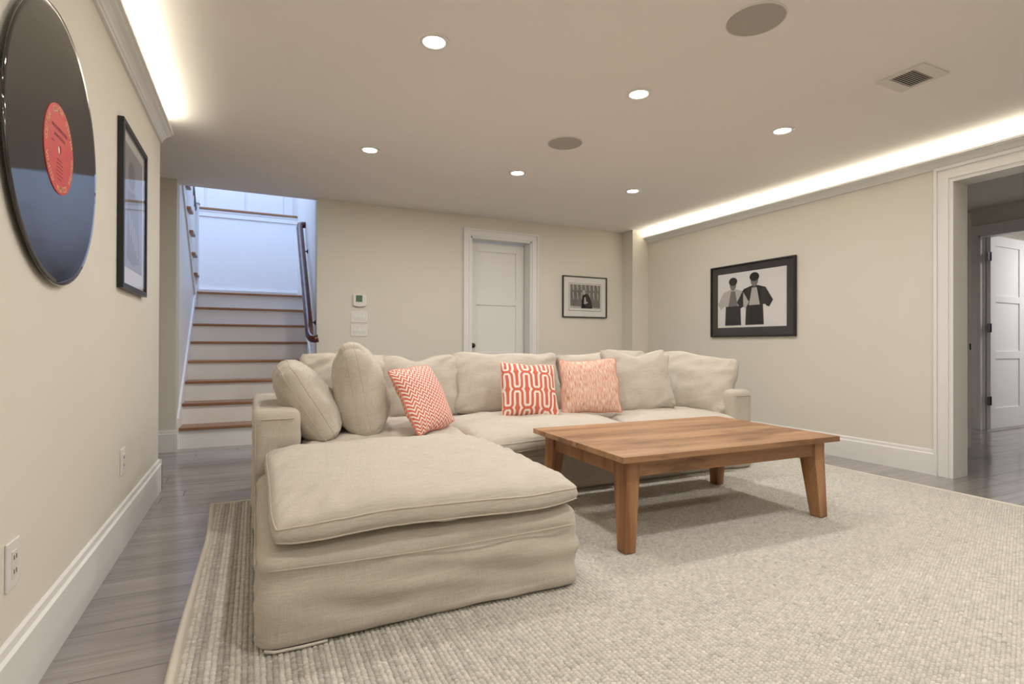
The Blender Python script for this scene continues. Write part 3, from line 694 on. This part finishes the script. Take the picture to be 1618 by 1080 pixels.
sb('arm', 3.40, 3.625, 3.07, 4.19, RT, .645, .05, wr=.005, seed=9, cut=.025)
def seam(pts, parent, org, r=.0032, name='seam'):
    return MB().tube([Vector(p)-Vector(org) for p in pts], r, 6).obj(name, 'seam', parent, True)
def lin(a, b_, n_=24): return [Vector(a).lerp(Vector(b_), k_/n_) for k_ in range(n_+1)]
seam([(p.x, p.y, p.z-.012*math.sin(math.pi*min(1, max(0, (p.x)/1.2)))) for p in lin((.045, 1.853, .284), (1.165, 1.853, .276))], sofa, so)
seam(lin((.004, 1.92, .285), (.004, 3.0, .285)), sofa, so); seam(lin((1.212, 1.92, .277), (1.212, 3.0, .285)), sofa, so)
seam([(.03, 1.862, RT+.012), (.06, 1.854, RT+.007), (.14, 1.853, RT+.006), (.22, 1.862, RT+.004)], sofa, so, .005, 'lining_hem').data.materials[0] = M['binding']
for xa, xb in ((1.25, 2.36), (2.45, 3.36)): seam(lin((xa, 3.079, .272), (xb, 3.079, .272)), sofa, so)
seam(lin((.03, 3.072, .604), (.19, 3.072, .604)), sofa, so); seam(lin((3.44, 3.067, .597), (3.59, 3.067, .597)), sofa, so)
seam(lin((.004, 3.074, .1), (.004, 3.074, .58)), sofa, so, .0025)
tag(sofa, 'L-shaped slipcovered sectional sofa in beige linen with a chaise', 'sofa')

# ---- cushions
def cushion(name, wd, ht, tf, tb, band, mat, M4, label, cat, group, n_=30, ear=.05, pw_=.5, wr=.006, seed=0, sag=0., seams=True, deform=None, dent=0., corner=0.0, wscale=1.0, soft=0., rnd=.8, sr=.0034):
    """puffed cushion: local x width, z height, front -y; domes tf/tb either side of an edge band"""
    bm = bmesh.new(); uvl = bm.loops.layers.uv.new('UVMap')
    def pos(u, v, side):
        e = ear
        x = wd/2*u*(1 - e*(1-v*v)*abs(u)**2.5); z = ht/2*v*(1 - e*.9*(1-u*u)*abs(v)**2.5)
        cr = (abs(u)*abs(v))**7
        if soft:
            x += soft*nz((u, v, 2.2), (1.6, 1.6, 1), seed+11)*abs(u)**2; z += soft*nz((u, v, 7.7), (1.6, 1.6, 1), seed+13)*abs(v)**2
            q_ = max(0, abs(u)-.8)/.2; r_ = max(0, abs(v)-.8)/.2; m_ = math.hypot(q_, r_)
            if m_ > 1e-6:
                k_ = max(q_, r_)/m_*1.0; k_ = 1-(1-k_)*rnd
                x = x*(1 - (1-k_)*.2*(q_ > 0)); z = z*(1-(1-k_)*.2*(r_ > 0))
        x *= 1-corner*cr; z *= 1-corner*cr
        if v > 0 and dent: z -= dent*math.exp(-(u/.38)**2)*v**2
        a = max(0, 1-abs(u)**2.3); b_ = max(0, 1-abs(v)**2.3)
        dome = (a*b_)**pw_
        dome *= 1 - sag*v
        dm = (tf if side < 0 else tb)*dome
        y = side*(band/2*(1-.25*cr) + dm)
        # pleats radiating from the corners and soft random creases
        edge = (1-min(1, dome))
        k1 = nz((x, z, side*.3), (9, 9, 1), seed)
        k2 = nz((x*.7+z*.5, z-x*.4, .3*side), (4, 24, 1), seed+2)
        k3 = nz((x-z*.6, x*.5+z, .3*side), (26, 5, 1), seed+4)
        y += side*wr*wscale*(k1*.9 + (k2+k3)*.75*(.35+edge))*min(1, dome*3+.12)
        z += .35*wr*nz((x, z, 5), (7, 7, 1), seed+7)*(abs(u) > .99 or abs(v) > .99)
        return Vector((x, y, z))
    def warp(p): return deform(p) if deform else p
    g = {}
    # denser near the edge
    par = [math.sin(math.pi/2*(2*i/n_-1))*.55+(2*i/n_-1)*.45 for i in range(n_+1)]
    for s in (-1, 1):
        for i in range(n_+1):
            for j in range(n_+1): g[s, i, j] = bm.verts.new(warp(pos(par[i], par[j], s)))
    def face(vs, uvs, flip):
        if flip: vs = vs[::-1]; uvs = uvs[::-1]
        try: f = bm.faces.new(vs)
        except ValueError: return
        f.smooth = True
        for lp, uv in zip(f.loops, uvs): lp[uvl].uv = uv
    U = [(p+1)/2 for p in par]
    for s in (-1, 1):
        for i in range(n_):
            for j in range(n_):
                face([g[s, i, j], g[s, i+1, j], g[s, i+1, j+1], g[s, i, j+1]], [(U[i], U[j]), (U[i+1], U[j]), (U[i+1], U[j+1]), (U[i], U[j+1])], s > 0)
    loop = [(i, 0) for i in range(n_)] + [(n_, j) for j in range(n_)] + [(i, n_) for i in range(n_, 0, -1)] + [(0, j) for j in range(n_, 0, -1)]
    L = len(loop); mid = []
    for (i, j) in loop:
        a, b_ = pos(par[i], par[j], -1), pos(par[i], par[j], 1); c = (a+b_)/2
        out = Vector((par[i], 0, par[j])); 
        out = Vector((out.x if abs(out.x) > .995 else 0, 0, out.z if abs(out.z) > .995 else 0))
        mid.append(bm.verts.new(warp(c + (out.normalized() if out.length else out)*band*.14)))
    for q in range(L):
        i, j = loop[q]; i2, j2 = loop[(q+1) % L]; uv = [(U[i], U[j]), (U[i2], U[j2])]
        face([g[-1, i, j], mid[q], mid[(q+1) % L], g[-1, i2, j2]], [uv[0], uv[0], uv[1], uv[1]], False)
        face([mid[q], g[1, i, j], g[1, i2, j2], mid[(q+1) % L]], [uv[0], uv[0], uv[1], uv[1]], False)
    bmesh.ops.recalc_face_normals(bm, faces=bm.faces)
    me = bpy.data.meshes.new(name); bm.to_mesh(me); bm.free()
    root = link(name, me, mat); root.matrix_world = M4
    if seams:
        for s in (-1, 1):
            pts = [warp(pos(par[i], par[j], s)) for i, j in loop]
            o = MB().tube(pts, sr, 6, closed=True).obj('piping', 'seam' if seams is True else seams, root, True)
    return tag(root, label, cat, group)
def pose(x, y, z, ht, yaw=0, lean=0, roll=0):
    """bottom centre at (x,y,z); yaw about Z, leaning back by lean (towards local +y), roll in its own plane"""
    return Matrix.Translation((x, y, z)) @ Matrix.Rotation(yaw, 4, 'Z') @ Matrix.Rotation(-lean, 4, 'X') @ Matrix.Translation((0, 0, ht/2)) @ Matrix.Rotation(roll, 4, 'Y')
R_ = math.radians
SG = 'seat cushions of the sofa'; BG = 'loose beige back cushions'
# seat cushions: local z -> world depth, front (-y) -> up
def seat(cx_, cy_, z, wd, dpth, tf, tb, band, label, seed, droop=.0, n_=34, wr=.010, pw_=.42):
    M4 = Matrix.Translation((cx_, cy_, z)) @ Matrix.Rotation(-math.pi/2, 4, 'X')
    # local y -> world -z, local z -> world y : the -y dome is the top
    def dfm(p):
        q = p.copy(); t = -p.z/(dpth/2); e = max(0, (t-.72)/.28)
        q.y += droop*e*e + .020*nz((p.x, p.z, 1), (3.6, 1.2, 1), seed)*max(0, abs(t)-.3)
        return q
    return cushion('seat_cushion', wd, dpth, tf, tb, band, 'linen', M4, label, 'cushion', SG, n_=n_, ear=.014, pw_=pw_, wr=wr, seed=seed, deform=dfm, corner=.03)
seat(.622, 2.452, .405, 1.15, 1.225, .085, .018, .055, 'puffy beige seat cushion on the chaise nearest the viewer', 21, droop=.012, n_=48)
seat(.715, 3.525, .405, .97, .92, .065, .018, .055, 'beige seat cushion in the corner of the sofa under the chevron pillow', 22)
seat(1.80, 3.475, .400, 1.185, 1.01, .075, .018, .055, 'beige seat cushion in the middle of the sofa behind the table corner', 23, droop=.035, wr=.012)
seat(2.905, 3.475, .400, .985, 1.01, .070, .018, .055, 'beige seat cushion at the right end of the sofa', 24, droop=.03)
ST = .475
def back(label, M4, wd, ht, tf=.085, tb=.07, band=.055, seed=0, **k):
    k = dict(dict(ear=.05, wr=.015, sag=.22, pw_=.5, soft=.035, sr=.0024), **k)
    return cushion('back_cushion', wd, ht, tf, tb, band, 'linen', M4, label, 'cushion', BG, seed=seed, **k)
back('beige cushion tipped against the left side panel of the sofa', pose(.395, 3.40, ST-.01, .48, R_(88), R_(31), R_(0)), .55, .50, .115, .11, .062, 31, corner=.08)
back('beige back cushion in the corner, half hidden behind the tipped left cushion', pose(.585, 3.83, ST-.01, .47, R_(3), R_(15), R_(1.5)), .60, .47, seed=32)
back('tall beige cushion standing edge-on behind the chevron pillow', pose(.625, 3.37, ST-.01, .53, R_(80), R_(11)), .53, .54, .135, .125, .058, 33, corner=.05)
back('beige back cushion behind and above the chevron pillow', pose(1.095, 3.83, ST-.01, .45, R_(-2), R_(14), R_(-1)), .60, .45, seed=34, dent=.02)
back('wide beige back cushion behind the arch-patterned pillow', pose(1.80, 3.77, ST-.01, .485, R_(-3), R_(19), R_(.6)), .92, .485, seed=35, corner=.02)
back('wide beige back cushion mostly hidden behind the streaked pink pillow', pose(2.745, 3.79, ST-.01, .48, R_(0), R_(15), R_(-2.6)), .92, .50, seed=36, dent=.015)
back('square beige cushion between the streaked pink pillow and the right end', pose(2.80, 3.43, ST-.01, .50, R_(-14), R_(17), R_(-1.5)), .56, .52, .09, .08, .05, 37, dent=.055, ear=.04)
back('beige cushion slumped against the right arm of the sofa', pose(3.30, 3.42, ST-.01, .47, R_(-62), R_(20), R_(7)), .68, .48, .085, .08, .05, 38, ear=.05)
TG = 'coral patterned throw pillows'
def throw(label, mat, M4, wd, ht, seed, **k):
    return cushion('throw_pillow', wd, ht, .075, .06, .008, mat, M4, label, 'pillow', TG, seed=seed, seams=M['coralcord'] if mat != 'arches' else M['creamcord'], **dict(dict(ear=.07, pw_=.55, wr=.007, n_=36, soft=.02, rnd=.5), **k))
throw('coral and white zigzag throw pillow leaning on the edge-on beige cushion', 'chevron', pose(1.00, 3.15, ST+.005, .42, R_(42), R_(27), R_(-3)), .46, .43, 41)
throw('coral and white arch-patterned throw pillow in the middle of the sofa', 'arches', pose(1.79, 3.40, ST+.005, .41, R_(-10), R_(24), R_(3.5)), .435, .42, 42)
throw('pink streaked throw pillow right of the arch-patterned pillow', 'streaks', pose(2.275, 3.37, ST+.005, .43, R_(-18), R_(20), R_(-.5)), .47, .44, 43)

# ================================================================ COFFEE TABLE
TZ = .485
tb = empty('coffee_table', (2.275, 2.44, RT), R_(-1.6))
TW, TD = 1.485, .935; z0 = TZ-RT
ws = [.16, .15, .165, .15, .155, .155]; y = -TD/2
for k_, q in enumerate(ws):
    MB().box(-TW/2, TW/2, y, y+q-.0008, z0-.03, z0).obj('top_board', 'table', tb, bev=.003); y += q
lx, ly = TW/2-.055, TD/2-.055
MB().box(-lx+.03, lx-.03, -ly+.012, -ly+.036, z0-.115, z0-.03).obj('apron', 'table', tb, bev=.002)
MB().box(-lx+.03, lx-.03, ly-.036, ly-.012, z0-.115, z0-.03).obj('apron', 'table', tb, bev=.002)
for s in (-1, 1):
    o = MB().box(-.012, .012, -ly+.03, ly-.03, z0-.115, z0-.03).obj('apron', 'tableleg', tb, bev=.002); o.location.x = s*(lx-.024)
for sx in (-1, 1):
    for sy in (-1, 1):
        a, b_ = sx*lx, sy*ly; ob, sb_ = .012, .010
        top = [(a, b_), (a-sx*.078, b_), (a-sx*.078, b_-sy*.105), (a, b_-sy*.105)]
        bot = [(a+sx*ob, b_+sy*sb_), (a+sx*ob-sx*.060, b_+sy*sb_), (a+sx*ob-sx*.060, b_+sy*sb_-sy*.066), (a+sx*ob, b_+sy*sb_-sy*.066)]
        MB().add([(*p, z0-.03) for p in top]+[(*p, z0-.115) for p in [(a, b_), (a-sx*.078, b_), (a-sx*.078, b_-sy*.105), (a, b_-sy*.105)]]+[(*p, 0) for p in bot],
                 [(0, 1, 2, 3), (0, 1, 5, 4), (1, 2, 6, 5), (2, 3, 7, 6), (3, 0, 4, 7), (4, 5, 9, 8), (5, 6, 10, 9), (6, 7, 11, 10), (7, 4, 8, 11), (8, 9, 10, 11)]).obj('leg', 'tableleg', tb, bev=.003)
tag(tb, 'low rustic wooden coffee table with tapered legs standing on the rug', 'coffee table')
